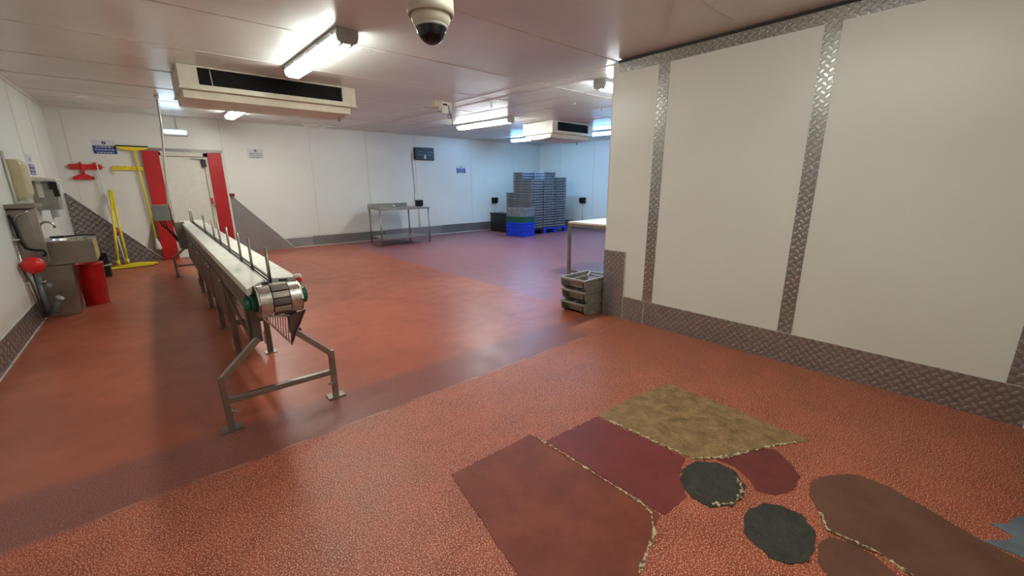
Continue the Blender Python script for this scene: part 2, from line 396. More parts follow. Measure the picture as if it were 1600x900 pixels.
lamp(5.05, 3.30, 1.62, 'fluorescent light peeking out beside the top corner of the white partition', gc, PI/2, 1)
lamp(8.40, 8.80, 1.62, 'fluorescent light beyond the small cooling unit, farthest to the left of it', gb)
lamp(8.60, 6.15, 1.62, 'fluorescent light right of the small cooling unit, cut by the partition edge', gb)
lamp(1.42, .80, 1.55, 'fluorescent light overhead next to the dome camera', gn)

# ------------------------------------------------------------------ ceiling cooling units
def cooler(x0, x1, y0, y1, label, g0, g1, dust):
    zc = cz(y0)
    L_ = x1-x0; Dp = y1-y0
    t_ = thing('cooling_unit', label, 'cooling unit', (x0, y0, zc), 0, 'ceiling cooling units')
    zt = .018*1
    def yz(a): return a*.0195
    # casing as a shell with grille openings front and back
    zb, zt0 = -.235, -.002
    mb = MB()
    mb.box(0, g0, 0, .02, zb, zt0).box(g1, L_, 0, .02, zb, zt0).box(g0, g1, 0, .02, zb, zb+.05).box(g0, g1, 0, .02, -.018, zt0)
    mb.box(0, L_, Dp-.02, Dp, zb, Dp*.0195-.003)
    mb.box(0, .02, .02, Dp-.02, zb, zt0).box(L_-.02, L_, .02, Dp-.02, zb, zt0).box(.02, L_-.02, .02, Dp-.02, zb, zb+.015)
    mb.build('casing', 'cream', t_)
    g = MB().box(g0, g1, .05, .07, zb+.045, -.015).build('coil', 'rubber', t_)
    gr = MB()
    for q in range(5): gr.box(g0, g1, .008, .014, zb+.07+q*.032, zb+.073+q*.032)
    nn = int((g1-g0)/.16)
    for q in range(nn+1): gr.box(g0+q*(g1-g0)/nn-.0015, g0+q*(g1-g0)/nn+.0015, .004, .008, zb+.05, -.018)
    gr.build('grille', 'rubber', t_)
    MB().prism([(-.012, zb-.004), (-.012, zb+.012), (Dp+.012, zb+.012), (Dp+.012, zb-.004)], 'x', -.012, L_+.012).build('lip', 'cream', t_, bevel=.003)
    MB().prism([(.05, zb-.006), (Dp-.05, zb-.006), (Dp-.07, zb-.085), (Dp*.5, zb-.11), (.07, zb-.085)], 'x', .02, L_-.06).build('drip_tray', 'cream', t_, bevel=.004)
    dr = MB().tube([(L_-.12, Dp*.4, zb-.08), (L_-.12, Dp*.4, zb-.15)], .014).build('drain_stub', 'steel', t_)
    if dust:
        MB().tube([(g0+.11, .0, -.03), (g0+.12, .0, zb+.055)], .004, 6).build('bracket_wire', 'white_plastic', t_)
    return t_
cooler(.47, 2.32, 5.80, 6.65, 'long cream cooling unit with a wide black grille on the ceiling above the conveyor', .17, 1.68, True)
cooler(6.38, 7.66, 6.08, 6.95, 'small cream cooling unit on the ceiling, farther back by the partition', .15, 1.12, False)

# ------------------------------------------------------------------ dome camera
t_ = thing('dome_camera', 'cream dome security camera with smoked dome hanging from the ceiling at top centre', 'camera', (.985, 1.62, cz(1.6)))
MB().lathe([(.045, -.06), (.045, 0)], n=24).build('mount', 'cream', t_)
MB().lathe([(.080, -.505), (.084, -.522), (.092, -.522), (.0925, -.50), (.0915, -.40), (.087, -.28), (.080, -.16), (.07, -.09), (.045, -.058)], n=44).build('housing', 'cream', t_)
MB().lathe([(.062, -.560), (.070, -.555), (.078, -.535), (.079, -.50), (.05, -.50)], n=44).build('trim_ring', 'cream', t_)
sm = NT('smoked_dome'); sm.base(s2l((10, 12, 16)), .10, 0, .5)
prof = [(.0005, -.626)] + [(.0605*math.sin(a*PI/2/12), -.560-.066*math.cos(a*PI/2/12)) for a in range(1, 13)] + [(.0605, -.548)]
MB().lathe(prof, n=40).build('dome', sm.m, t_)
MB().lathe([(.0612, -.566), (.066, -.561), (.066, -.556), (.0612, -.553)], n=40).build('clear_rim', 'sign_white', t_)

# ------------------------------------------------------------------ junction box on ceiling, with hanging loop
zc = cz(5.9)
t_ = thing('junction_box', 'small beige junction box with dangling black cable on the middle of the ceiling', 'junction box', (3.68, 5.86, zc))
MB().box(-.15, -.02, -.05, .05, -.10, 0).build('box', 'brown_box', t_, bevel=.004)
MB().box(-.02, .12, -.04, .05, -.17, -.002).build('cover', 'white_plastic', t_, bevel=.004)
MB().box(.12, .17, -.03, .04, -.13, -.002).build('side_box', 'cream', t_, bevel=.004)
MB().lathe([(.028, -.02), (.03, .0), (.02, .02)], c=(-.08, -.055, -.10), axis='y', n=14).build('gland', 'brown_box', t_)
lp = [(.09, -.05, -.05), (.10, -.055, -.13), (.10, -.055, -.17)] + [(.10+.03*math.sin(a), -.056, -.205+.035*math.cos(a)) for a in [i*2*PI/14 for i in range(14)]] + [(.12, -.055, -.20), (.145, -.05, -.26), (.15, -.05, -.33), (.135, -.05, -.35)]
MB().tube(lp, .005, 6).build('cable', 'rubber', t_)
MB().box(.0, .07, -.055, -.04, -.06, -.035).box(-.1, -.04, -.055, -.04, -.165, -.15).build('connector', 'black', t_)
MB().tube([(-.30, 0, -.115), (-.12, 0, -.12)], .006, 6).build('pull_wire', 'steel_bright', t_)

# ceiling fixings: small suspension bolts
for (bx, by, lb) in ((2.62, 6.9, 'left of the junction box'), (4.45, 5.6, 'right of the junction box'), (5.2, 4.5, 'between the junction box and partition'), (6.0, 4.6, 'near the partition corner')):
    o = MB().tube([(0, 0, 0), (0, 0, -.035)], .006, 8).tube([(0, 0, -.002), (0, 0, -.008)], .016, 10).build('ceiling_bolt', 'steel_bright', None, loc=(bx, by, cz(by)))
    tag(o, 'small bright ceiling bolt ' + lb, 'bolt', 'ceiling bolts')

# emergency light bar and its conduit
t_ = thing('emergency_light', 'bluish white emergency light bar above the red-framed door', 'emergency light', (.665, YB-.03, 2.46))
MB().box(-.19, .19, -.05, .03, -.06, .06).build('case', 'sign_white', t_, bevel=.006)
MB().box(-.165, .165, -.056, -.05, -.025, .025).build('lens', glow('emergency_glow', (.55, .8, 1), 9), t_)
MB().tube([(.04, 0, .06), (.04, 0, .285)], .01, 8).build('conduit', 'white_plastic', t_)

# conduit dropping from ceiling to conveyor control box
o = MB().tube([(.375, 8.32, cz(8.3)-.03), (.365, 8.32, 2.3), (.30, 8.34, 1.6), (.255, 8.34, 1.16)], .014, 10).build('power_conduit', 'white_plastic')
tag(o, 'thin white conduit dropping from the ceiling in front of the door to the conveyor', 'conduit')
MB().tube([(.375, 8.32, cz(8.3)-.04), (.375, 8.32, cz(8.3))], .03, 14).build('ceiling_gland', 'white_plastic', o)

# ------------------------------------------------------------------ conveyor
X0 = .497
cv = thing('conveyor', 'long narrow steel conveyor with white slabs and upright pins, running to the door', 'conveyor', (X0, 2.75, 0), -.006)
Lc = 6.2
MB().prism([(-.152, -.10), (-.03, .10), (-.03, Lc), (-.152, Lc)], 'z', .822, .868).build('side_slab', 'slab', cv, bevel=.004)
MB().prism([(.018, .11), (.148, .06), (.148, Lc), (.018, Lc)], 'z', .822, .868).build('side_slab', 'slab', cv, bevel=.004)
MB().box(-.143, -.133, .06, Lc, .70, .821).build('side_rail', 'steel_dark', cv, bevel=.002)
MB().box(.133, .143, .02, Lc, .70, .821).build('side_rail', 'steel_dark', cv, bevel=.002)
MB().box(-.029, .017, .03, Lc, .80, .83).build('chain_channel', 'steel_dark', cv)
MB().box(-.014, -.008, .03, Lc, .83, .851).box(.006, .012, .03, Lc, .83, .851).build('chain_guide', 'steel', cv)
MB().box(-.131, .131, .1, Lc-.05, .735, .75).build('return_tray', 'steel_dark', cv)
pins = (.07, .65, 1.11, 1.73, 2.34, 2.84, 3.80, 5.70, 6.12)
for q, yp in enumerate(pins):
    b = MB().tube([(-.002, yp, .83), (-.002, yp, 1.068)], .0085 if q else .0095, 10).build('pin', 'steel', cv)
    MB().box(-.022, .018, yp-.02, yp+.02, .829, .84).build('pin_foot', 'steel_dark', b)
# head: drum, slats, shells, motors
hc, hz, hr = -.06, .775, .088
def arcband(x0, x1, r0_, r1_, a0, a1, n=20):
    mb = MB(); pts_o = [(hc - r1_*math.sin(a0+(a1-a0)*i/n), hz + r1_*math.cos(a0+(a1-a0)*i/n)) for i in range(n+1)]
    pts_i = [(hc - r0_*math.sin(a0+(a1-a0)*i/n), hz + r0_*math.cos(a0+(a1-a0)*i/n)) for i in range(n+1)]
    for i in range(n):
        a, b, c_, d_ = pts_o[i], pts_o[i+1], pts_i[i+1], pts_i[i]
        v = [(x_, q[0], q[1]) for x_ in (x0, x1) for q in (a, b, c_, d_)]
        mb.add(v, [(0, 1, 2, 3), (7, 6, 5, 4), (0, 4, 5, 1), (1, 5, 6, 2), (2, 6, 7, 3), (3, 7, 4, 0)])
    return mb
MB().lathe([(.078, -.098), (.078, .11)], c=(0, hc, hz), axis='x', n=32).build('drum', 'steel_dark', cv)
arcband(-.10, -.04, hr-.004, hr+.002, -.6, 2.7).build('drum_shell', 'steel_bright', cv)
arcband(.056, .112, hr-.004, hr+.002, -.6, 2.7).build('drum_shell', 'steel_bright', cv)
for q in range(7):
    a = -.55 + q*.48
    sl = arcband(-.036, .052, hr-.002, hr+.008, a, a+.40, 5)
    sl.build('chain_slat', 'steel_bright' if q % 2 else 'steel_dark', cv, bevel=.003)
for sx, x_ in ((-1, -.106), (1, .117)):
    MB().prism([(.12, .72), (.12, .835), (hc+.02, hz+.093), (hc-.06, hz+.07), (hc-.096, hz), (hc-.06, hz-.07), (hc, hz-.095), (.04, .68)], 'x', x_-.004, x_+.004).build('end_plate', 'steel', cv)
g = MB().lathe([(.052, -.138), (.055, -.134), (.055, -.11)], c=(0, hc+.02, hz-.01), axis='x', n=20).build('motor_cap', 'green', cv)
MB().lathe([(.038, -.172), (.041, -.168), (.041, -.137)], c=(0, hc+.02, hz-.01), axis='x', n=18).build('motor_nose', 'green', g)
g = MB().lathe([(.052, .122), (.052, .156), (.04, .162)], c=(0, hc+.02, hz), axis='x', n=20).build('motor_cap', 'green', cv)
MB().tube([(.160, hc+.02, hz), (.172, hc+.02, hz)], .01, 8).build('bolt', 'steel_bright', g)
e = MB().lathe([(.024, .835), (.024, .885), (.02, .895)], c=(.135, -.005, 0), n=16).build('stop_button', 'white_plastic', cv)
MB().lathe([(.016, .0), (.016, .01)], c=(.135, -.037, .865), axis='y', n=14).build('button_cap', 'red_bright', e)
MB().box(.122, .136, -.02, .03, .74, .85).build('button_bracket', 'cream', cv)
MB().bar((-.06, -.03, .872), (-.03, -.02, .872), .02, .014).build('pin_catch', 'black', cv); MB().bar((.03, -.01, .875), (.075, -.01, .872), .016, .014).build('pin_catch', 'black', cv)
# chute: a barred face and a dark plate that meet in a point below the head
A = Vector((-.085, -.02, .672)); B = Vector((.045, -.10, .672)); T_ = Vector((.045, -.03, .475)); R_ = Vector((.148, -.03, .672))
mb = MB()
for q in range(1, 11):
    s_ = q/11; a = A.lerp(B, s_); b = A.lerp(T_, s_); mb.tube([a, b], .0026, 5)
mb.bar(A, T_, .008, .012).bar(A, B, .006, .01)
mb.build('chute_bars', 'steel_bright', cv)
def tri(a, b, c_, th, n_):
    n_ = Vector(n_)*th
    v = [a, b, c_, a+n_, b+n_, c_+n_]; return MB().add(v, [(0, 1, 2), (5, 4, 3), (0, 3, 4, 1), (1, 4, 5, 2), (2, 5, 3, 0)])
tri(B, R_, T_, .004, (0, 1, 0)).build('chute_plate', 'steel_dark', cv)
MB().bar(R_, T_+Vector((0, 0, -.01)), .018, .006).build('chute_edge', 'steel', cv)
# near splayed frame
def splayed(y, s_=1):
    for sx in (-1, 1):
        kx, fx = (-.335, -.325) if sx < 0 else (.285, .285)
        ax = -.115 if sx < 0 else .085
        lg = MB().bar((ax, y+.02*s_, .525), (kx+.01*sx*-1, y, .33), .035, .035).bar((kx, y, .345), (fx, y, .012), .035, .035).build('leg', 'steel', cv, bevel=.003)
        MB().box(fx-.055, fx+.055, y-.04, y+.04, 0, .012).build('foot_plate', 'steel', lg)
        MB().bar((fx-.012*sx, y-.012, .115), (fx-.045*sx, y-.03, .115), .014, .014).build('levelling_bolt', 'steel_bright', lg)
    MB().bar((-.32, y, .189), (.275, y, .189), .035, .035).build('cross_bar', 'steel', cv, bevel=.003)
splayed(.03); splayed(Lc-.5, -1)
for yq in (.05, Lc-.55):
    MB().box(-.135, -.09, yq, yq+.06, .50, .70).build('post', 'steel_dark', cv); MB().box(.07, .115, yq, yq+.06, .50, .70).build('post', 'steel_dark', cv)
# straight leg pairs
for yq in (1.22, 2.24, 3.24, 4.26):
    for xq in (-.115, .115):
        lg = MB().box(xq-.02, xq+.02, yq-.02, yq+.02, .006, .735).build('leg', 'steel_dark', cv)
        MB().box(xq-.045, xq+.045, yq-.04, yq+.04, 0, .008).build('foot_plate', 'steel', lg)
        MB().box(xq-.035, xq-.021, yq-.008, yq+.008, .09, .20).build('levelling_bolt', 'steel_bright', lg)
    MB().box(-.095, .095, yq-.012, yq+.012, .30, .34).build('cross_bar', 'steel_dark', cv)
# side panels and mesh guards
for xq in (-.138, .138):
    for (a, b) in ((1.25, 2.21), (2.27, 3.21), (3.27, 4.23), (4.29, 5.6)):
        pn = MB().box(xq-.003, xq+.003, a, b, .33, .685).build('side_panel', 'steel_dark', cv)
        s_ = -1 if xq < 0 else 1
        MB().tube([(xq, a+.06, .67), (xq+.02*s_, a+.06, .67)], .012, 8).tube([(xq, b-.06, .67), (xq+.02*s_, b-.06, .67)], .012, 8).build('panel_bolt', 'steel_bright', pn)
    MB().bar((xq, .12, .49), (xq, 1.2, .62), .01, .05).build('brace', 'steel_dark', cv)
mb = MB()
for q in range(19):
    y0 = .16 + q*.055
    mb.bar((-.138, y0, .50), (-.138, min(y0+.14, 1.2), .50+min(.19, (1.2-y0)*1.35)), .002, .005)
    mb.bar((-.136, min(y0+.14, 1.2), .50), (-.136, y0, .50+min(.19, (1.2-y0)*1.35)), .002, .005)
mb.bar((-.137, .12, .695), (-.137, 1.2, .695), .01, .012)
mb.build('mesh_guard', 'steel', cv)
MB().box(-.148, -.132, .10, .18, .45, .70).build('guard_post', 'steel_dark', cv)
# control box and gear housing at the far end
cb = MB().box(-.475, -.275, 5.50, 5.62, .925, 1.16).build('control_box', 'grey_box', cv, bevel=.005)
MB().box(-.27, -.255, 5.52, 5.60, .925, 1.12).build('box_lid', 'steel_dark', cb)
MB().bar((-.285, 5.57, 1.0), (-.235, 5.57, .80), .035, .03).bar((-.235, 5.57, .82), (-.22, 5.57, .60), .04, .03).build('box_bracket', 'steel_dark', cv)
MB().prism([(-.25, .89), (-.125, .895), (-.125, .50), (-.15, .475), (-.20, .47), (-.235, .50)], 'y', 5.45, 5.62).build('gear_housing', 'steel', cv, bevel=.004)
mb = MB()
for q, dx in enumerate((0, .03, .06)):
    mb.tube([(-.41+dx, 5.54, .925), (-.40+dx, 5.53, .86-.02*q), (-.35+dx*.6, 5.52, .80-.03*q), (-.27, 5.52, .72-.04*q), (-.235, 5.52, .62-.02*q)], .008, 6)
mb.build('cable', 'rubber', cv)

# ------------------------------------------------------------------ floor patches
def poly_patch(name, pts, mat, label, h=.003, ragged=.006, edge=None, seed=1):
    rnd = random.Random(seed); out = []
    for i in range(len(pts)):
        a, b = Vector(pts[i]+(0,)), Vector(pts[(i+1) % len(pts)]+(0,)); n_ = max(2, int((b-a).length/.02))
        for q in range(n_):
            p_ = a.lerp(b, q/n_); out.append((p_.x+rnd.uniform(-ragged, ragged), p_.y+rnd.uniform(-ragged, ragged)))
    cx = sum(p_[0] for p_ in out)/len(out); cy = sum(p_[1] for p_ in out)/len(out)
    o_ = MB().prism([(p_[0]-cx, p_[1]-cy) for p_ in out], 'z', 0, h).build(name, mat, None, loc=(cx, cy, 0))
    tag(o_, label, 'floor patch', 'repair patches in the floor')
    for ed in (edge or []):
        ring = []
        P_ = [Vector(q) for q in ed]
        L_, R2 = [], []
        for i, q in enumerate(P_[:-1]):
            n_ = max(2, int((P_[i+1]-q).length/.012)); d = (P_[i+1]-q).normalized(); nn_ = Vector((-d.y, d.x))
            for z_ in range(n_):
                b = q.lerp(P_[i+1], z_/n_); wd = ed_w*(.12+rnd.random()**2*1.1)
                L_.append((b+nn_*wd*.5)); R2.append((b-nn_*wd*.5))
        ring = L_ + R2[::-1]
        v = [(q.x-cx, q.y-cy) for q in ring]; n2 = len(L_)
        mb_ = MB(); vv = [(a[0], a[1], 0) for a in v] + [(a[0], a[1], h+.0022+rnd.random()*.0015) for a in v]; N_ = len(v)
        fs = []
        for i in range(n2-1):
            fs.append((N_+i, N_+i+1, N_+N_-2-i, N_+N_-1-i))
        for i in range(N_): fs.append((i, (i+1) % N_, N_+(i+1) % N_, N_+i))
        mb_.add(vv, fs).build('crumbled_edge', 'grit', o_)
    return o_
ed_w = .018
rnd_pts = lambda cx, cy, L: [(cx+r_*math.cos(math.radians(a)), cy+r_*math.sin(math.radians(a))) for a, r_ in L]
pm_brown = patch_mat('red_brown_screed', (114, 50, 33), (136, 66, 45), None, 5)
pm_red = patch_mat('dark_red_screed', (112, 44, 42), (130, 54, 50), None, 5)
pm_olive = patch_mat('olive_concrete', (116, 88, 54), (162, 128, 86), (196, 166, 122), 11)
pm_dark = patch_mat('charcoal_mortar', (44, 44, 40), (66, 64, 56), (96, 92, 78), 16)
pm_maroon = patch_mat('maroon_screed', (104, 42, 40), (120, 52, 48), None, 6)
pm_umber = patch_mat('umber_screed', (96, 60, 46), (116, 76, 58), None, 5)
pm_blue = patch_mat('blue_grey_screed', (96, 106, 118), (118, 128, 138), None, 6)
poly_patch('floor_patch', [(.94, 1.56), (1.48, 1.545), (1.49, .73), (1.12, .62), (.80, .80)], pm_brown, 'largest red-brown rectangular floor patch, front left of the group', .003, .004,
           [[(1.485, 1.5), (1.487, .78)], [(1.49, .84), (1.47, .76), (1.38, .69), (1.15, .625)]], 1)
poly_patch('floor_patch', [(1.50, 1.44), (1.92, 1.405), (1.95, .84), (1.80, .80), (1.68, .70), (1.50, .715)], pm_red, 'smooth dark red floor patch between the red-brown and olive ones', .0028, .004, None, 2)
ed_w = .028
poly_patch('floor_patch', [(1.93, 1.41), (2.30, 1.40), (2.67, 1.33), (2.66, .9), (2.62, .45), (2.40, .58), (2.12, .70), (1.97, .80)], pm_olive, 'mottled olive brown concrete floor patch nearest the partition', .003, .006,
           [[(1.94, 1.35), (1.97, .82)], [(1.96, .82), (2.12, .70), (2.40, .58), (2.55, .49)]], 3)
poly_patch('floor_patch', [(1.70, .60), (1.69, .68), (1.75, .77), (1.85, .81), (1.96, .79), (2.04, .71), (2.03, .62), (1.96, .55), (1.87, .525), (1.78, .535)], pm_dark, 'round charcoal floor patch touching the olive patch', .004, .005,
           [[(1.99, .60), (1.92, .545), (1.80, .535), (1.71, .61)]], 4)
poly_patch('floor_patch', [(2.06, .73), (2.18, .72), (2.29, .66), (2.38, .55), (2.32, .46), (2.23, .395), (2.10, .385), (2.0, .43), (1.97, .50), (2.03, .56), (2.07, .65)], pm_maroon, 'small rounded maroon floor patch beside the charcoal one', .0026, .004, None, 5)
poly_patch('floor_patch', [(1.82, .475), (1.91, .445), (1.95, .38), (1.95, .31), (1.89, .25), (1.80, .225), (1.71, .225), (1.64, .265), (1.61, .33), (1.65, .43), (1.73, .475)], pm_dark, 'oval charcoal floor patch standing alone, nearer the viewer', .004, .006, None, 6)
ed_w = .016
poly_patch('floor_patch', [(2.13, .335), (2.24, .35), (2.36, .30), (2.46, .22), (2.47, .10), (2.43, 0), (2.36, -.17), (2.31, -.345), (2.02, -.345), (1.90, -.10), (1.95, .05), (1.93, .14), (1.93, .22), (2.03, .27)], pm_umber, 'large umber brown floor patch in the lower right corner', .003, .004,
           [[(2.03, .265), (1.94, .22), (1.955, .06), (1.91, -.08)]], 7)
poly_patch('floor_patch', [(1.73, .20), (1.82, .225), (1.91, .205), (1.935, .12), (1.925, .06), (1.87, -.02), (1.76, .0), (1.64, .12)], pm_umber, 'small umber brown rounded floor patch at the bottom edge', .0026, .003, None, 8)
poly_patch('floor_patch', [(2.60, -.29), (2.72, -.345), (2.35, -.345), (2.34, -.20), (2.41, -.27), (2.47, -.30), (2.50, -.23), (2.55, -.28)], pm_blue, 'jagged blue-grey floor patch at the right edge', .0034, .003, None, 9)

# ------------------------------------------------------------------ steel table at back wall
t_ = thing('steel_table', 'stainless steel table with splashback and undershelf against the back wall', 'table', (4.05, 9.33, 0))
TL, TD, TZ = 1.36, 1.02, .855
MB().prism([(0, 0), (TL, .06), (TL-.10, TD), (.14, TD)], 'z', TZ, TZ+.032).build('tabletop', 'steel', t_, bevel=.003)
MB().prism([(.14, TD-.012), (TL-.14, TD-.012), (TL-.14, TD), (.14, TD)], 'z', TZ+.034, TZ+.125).build('splashback', 'steel', t_)
MB().prism([(.0, .0), (.14, TD-.02), (.152, TD-.02), (.012, .0)], 'z', TZ+.033, TZ+.06).build('end_lip', 'steel', t_)
MB().prism([(.04, .04), (TL-.04, .08), (TL-.13, TD-.06), (.17, TD-.06)], 'z', .165, .185).build('undershelf', 'steel', t_)
for (a, b) in ((.025, .03), (TL-.03, .085), (.165, TD-.04), (TL-.12, TD-.04)):
    MB().tube([(a, b, 0), (a, b, TZ)], .018, 12).build('leg', 'steel', t_)
o = thing('soap_bottle', 'small white bottle with green label on the steel table', 'bottle', (4.62, 9.75, TZ+.032))
MB().lathe([(.03, 0), (.032, .04), (.02, .06)], n=14).build('bottle', 'white_plastic', o); MB().lathe([(.0335, .012), (.0335, .03)], n=14).build('bottle_label', 'green_box', o)
MB().lathe([(.014, .06), (.012, .075)], n=12).build('cap', 'white_plastic', o)

# sockets
def socket(name, x, y, z, rz, label):
    o_ = thing(name, label, 'socket', (x, y, z), rz, 'black wall sockets')
    MB().box(-.105, .105, -.07, 0, -.09, .09).build('back_box', 'black', o_, bevel=.01)
    MB().prism([(-.07, .088), (-.115, .075), (-.105, -.05), (-.07, -.088)], 'x', -.095, .095).build('flap', 'black', o_, bevel=.006)
    MB().tube([(0, -.03, -.09), (0, -.03, -z+.27 if z < 1.1 else -.6)], .011, 8).build('conduit', 'white_plastic', o_)
    return o_
socket('wall_socket', 5.865, YB, .935, 0, 'black wall socket behind the right end of the steel table')
socket('wall_socket', 8.62, YB, .935, 0, 'black wall socket on the back wall left of the crates')
socket('wall_socket', RX, 8.76, .92, -PI/2, 'black wall socket on the end wall right of the crates')

# weigh display on wall
t_ = thing('display_panel', 'black wall-mounted display panel with dark windows on the back wall', 'display', (6.105, YB, 2.275))
MB().box(-.30, .30, -.09, 0, -.165, .165).build('case', 'black', t_, bevel=.01)
fr = plain('panel_face', (46, 48, 54), .35, 0, .1); M['panel_face'] = fr
MB().box(-.27, .28, -.096, -.09, -.15, .15).build('face', 'panel_face', t_)
mb = MB()
for (a, b) in ((-.22, .05), (.08, .05), (-.22, -.11), (.08, -.11)): mb.box(a, a+.15, -.1, -.096, b, b+.06)
mb.build('display_window', 'black', t_)
mb = MB()
for (a, b) in ((-.20, .055), (.09, .05), (-.20, -.045), (.09, -.045)): mb.box(a, a+.11, -.102, -.1, b, b+.012)
mb.build('printed_legend', 'light_grey', t_)
MB().box(-.03, .03, -.105, -.096, -.13, -.07).box(-.03, .03, -.105, -.096, -.06, -.03).build('white_sticker', 'sign_white', t_)
MB().tube([(-.30, -.04, 0), (-.365, -.03, -.01), (-.37, -.02, -.1), (-.34, -.015, -.7), (-.33, -.012, -.95), (-.36, -.01, -1.25), (-.345, -.012, -1.32)], .008, 8).build('cable', 'light_grey', t_)

# ------------------------------------------------------------------ signs
def sign(x, z, w_, h_, label, icon, top, blue=True, wall='back', y=None):
    loc = (x, YB-.001, z) if wall == 'back' else (LX+.001, y, z)
    o_ = thing('wall_sign', label, 'sign', loc, 0 if wall == 'back' else PI/2, 'safety signs on the walls')
    MB().box(-w_/2, w_/2, -.004, 0, -h_/2, h_/2).build('board', 'sign_white', o_)
    zt_ = h_/2-top
    if blue: MB().box(-w_/2, w_/2, -.006, -.004, -h_/2, zt_).build('blue_field', 'sign_blue', o_)
    MB().lathe([(icon, -.0062), (icon, -.004)], c=(0, 0, h_/2-top/2), axis='y', n=20).build('symbol', 'sign_blue' if blue else 'ink', o_)
    MB().box(-.004, .004, -.0075, -.0062, h_/2-top/2-icon*.6, h_/2-top/2+icon*.6).build('symbol_mark', 'sign_white', o_)
    mb_ = MB(); rnd = random.Random(int(x*100)); n_ = 3; ah = (zt_+h_/2)
    for q in range(n_):
        zc_ = -h_/2 + ah*(q+.5)/n_; xw = w_*(.36 if q != 1 else .42); a = -xw
        while a < xw:
            b = min(xw, a+rnd.uniform(.02, .05)); mb_.box(a, b, -.0075, -.006 if blue else -.004, zc_-ah*.06, zc_+ah*.06); a = b+.012
    tx = mb_.build('sign_text', 'sign_white' if blue else 'ink', o_); tx['kind'] = 'stuff'
    return o_
sign(-.395, 2.135, .31, .24, 'blue and white notice with round symbol beside the yellow squeegee head', .028, .10)
sign(1.99, 2.115, .30, .20, 'faint white notice with small dark symbol right of the door', .024, .08, False)
sign(7.36, 1.885, .32, .22, 'small blue notice on the back wall right of the black display panel', .022, .08)
sign(0, 1.72, .36, .26, 'small blue and white notice on the left wall above the towel dispenser', .03, .13, True, 'left', 8.45)

# ------------------------------------------------------------------ cleaning tools on the back wall
YW = YB-.001
t_ = thing('tool_rack', 'red wall rack for tools, left of the yellow rack', 'tool rack', (-.70, YW, 1.78), 0, 'wall tool racks')
MB().box(-.21, .21, -.04, 0, -.045, .045).build('rail', 'red_bright', t_, bevel=.006)
for a in (-.06, .13): MB().box(a-.014, a+.014, -.06, -.005, .01, .085).build('clip', 'red_bright', t_, bevel=.003)
MB().box(-.25, -.21, -.015, 0, -.006, .006).box(.21, .25, -.015, 0, -.006, .006).build('end_pin', 'steel', t_)
t_ = thing('tool_rack', 'yellow wall rack for tools beside the left red door guard', 'tool rack', (-.15, YW, 1.765), 0, 'wall tool racks')
MB().box(-.20, .24, -.04, 0, -.036, .036).build('rail', 'yellow', t_, bevel=.006)
for a in (-.12, -.02, .09, .17): MB().box(a-.014, a+.014, -.055, -.005, .005, .045).build('clip', 'yellow', t_, bevel=.003)
MB().tube([(-.20, -.03, .03), (-.215, -.03, -.06), (-.20, -.03, -.12)], .008, 8).build('hook', 'yellow', t_)
t_ = thing('hand_squeegee', 'small red hand squeegee hanging head down from the red rack', 'squeegee', (-.75, YW-.04, 1.60))
MB().prism([(-.14, -.04), (.13, -.04), (.13, .0), (.04, .055), (-.04, .055), (-.14, .005)], 'y', -.014, .014).build('squeegee_head', 'red_bright', t_, bevel=.003)
MB().tube([(0, 0, .04), (.005, 0, .14), (.0, 0, .23)], [.022, .026, .02], 10).build('grip', 'red_bright', t_)
MB().box(.112, .125, -.02, .02, -.03, .02).build('end_cap', 'black', t_)
t_ = thing('broom_pole', 'white pole with red foot leaning below the red rack', 'broom', (-.55, 10.72, 0))
MB().tube([(-.0, .02, 1.84), (.03, .0, 1.05), (.045, -.02, .70)], .011, 10).build('pole', 'white_plastic', t_)
MB().tube([(.045, -.02, .70), (.055, -.03, .54)], .024, 10).build('pole_foot', 'red_bright', t_); MB().tube([(.055, -.03, .54), (.075, -.05, .02)], .010, 10).build('pole', 'white_plastic', t_)
MB().box(.03, .12, -.07, -.03, .0, .02).build('toe', 'red_bright', t_)

def floor_squeegee(x, y, w_, top, label, lean, rz, bx):
    o_ = thing('floor_squeegee', label, 'squeegee', (x, y, 0), rz, 'yellow squeegees leaning by the door')
    MB().prism([(-w_/2, .012), (w_/2, .012), (w_/2, .045), (.05, .075), (-.05, .075), (-w_/2, .045)], 'y', -.02, .02).build('squeegee_head', 'yellow', o_, bevel=.004)
    MB().box(-w_/2, w_/2, -.006, .006, 0, .012).build('rubber_blade', 'black', o_)
    MB().tube([(bx, 0, .06), (bx, .0, .16)], .026, 12).build('socket', 'yellow', o_)
    MB().tube([(bx, 0, .10), lean], .019, 10).build('handle', 'yellow', o_)
    a = Vector(lean); MB().tube([a-Vector((0, 0, .1)), a+Vector((0, 0, .02))], .024, 10).build('grip', 'yellow', o_)
floor_squeegee(-.36, 10.10, .60, 1.4, 'yellow floor squeegee standing on the floor, left handle of the pair', (.015, .62, 1.36), .18, -.18)
floor_squeegee(-.28, 10.22, .55, 1.4, 'yellow floor squeegee standing on the floor, right handle of the pair', (-.10, .50, 1.36), .12, -.14)
t_ = thing('long_squeegee', 'long yellow squeegee hanging head up from the yellow rack', 'squeegee', (0, YW-.05, 0))
MB().prism([(-.24, 2.15), (.20, 2.15), (.20, 2.12), (.03, 2.08), (-.05, 2.08), (-.24, 2.12)], 'y', -.02, .02).build('squeegee_head', 'yellow', t_, bevel=.004)
MB().box(-.25, .21, -.01, .01, 2.15, 2.175).build('rubber_blade', 'black', t_)
MB().tube([(-.01, 0, 2.10), (.02, -.01, 1.4), (.045, -.02, .42)], .016, 10).build('handle', 'yellow', t_)
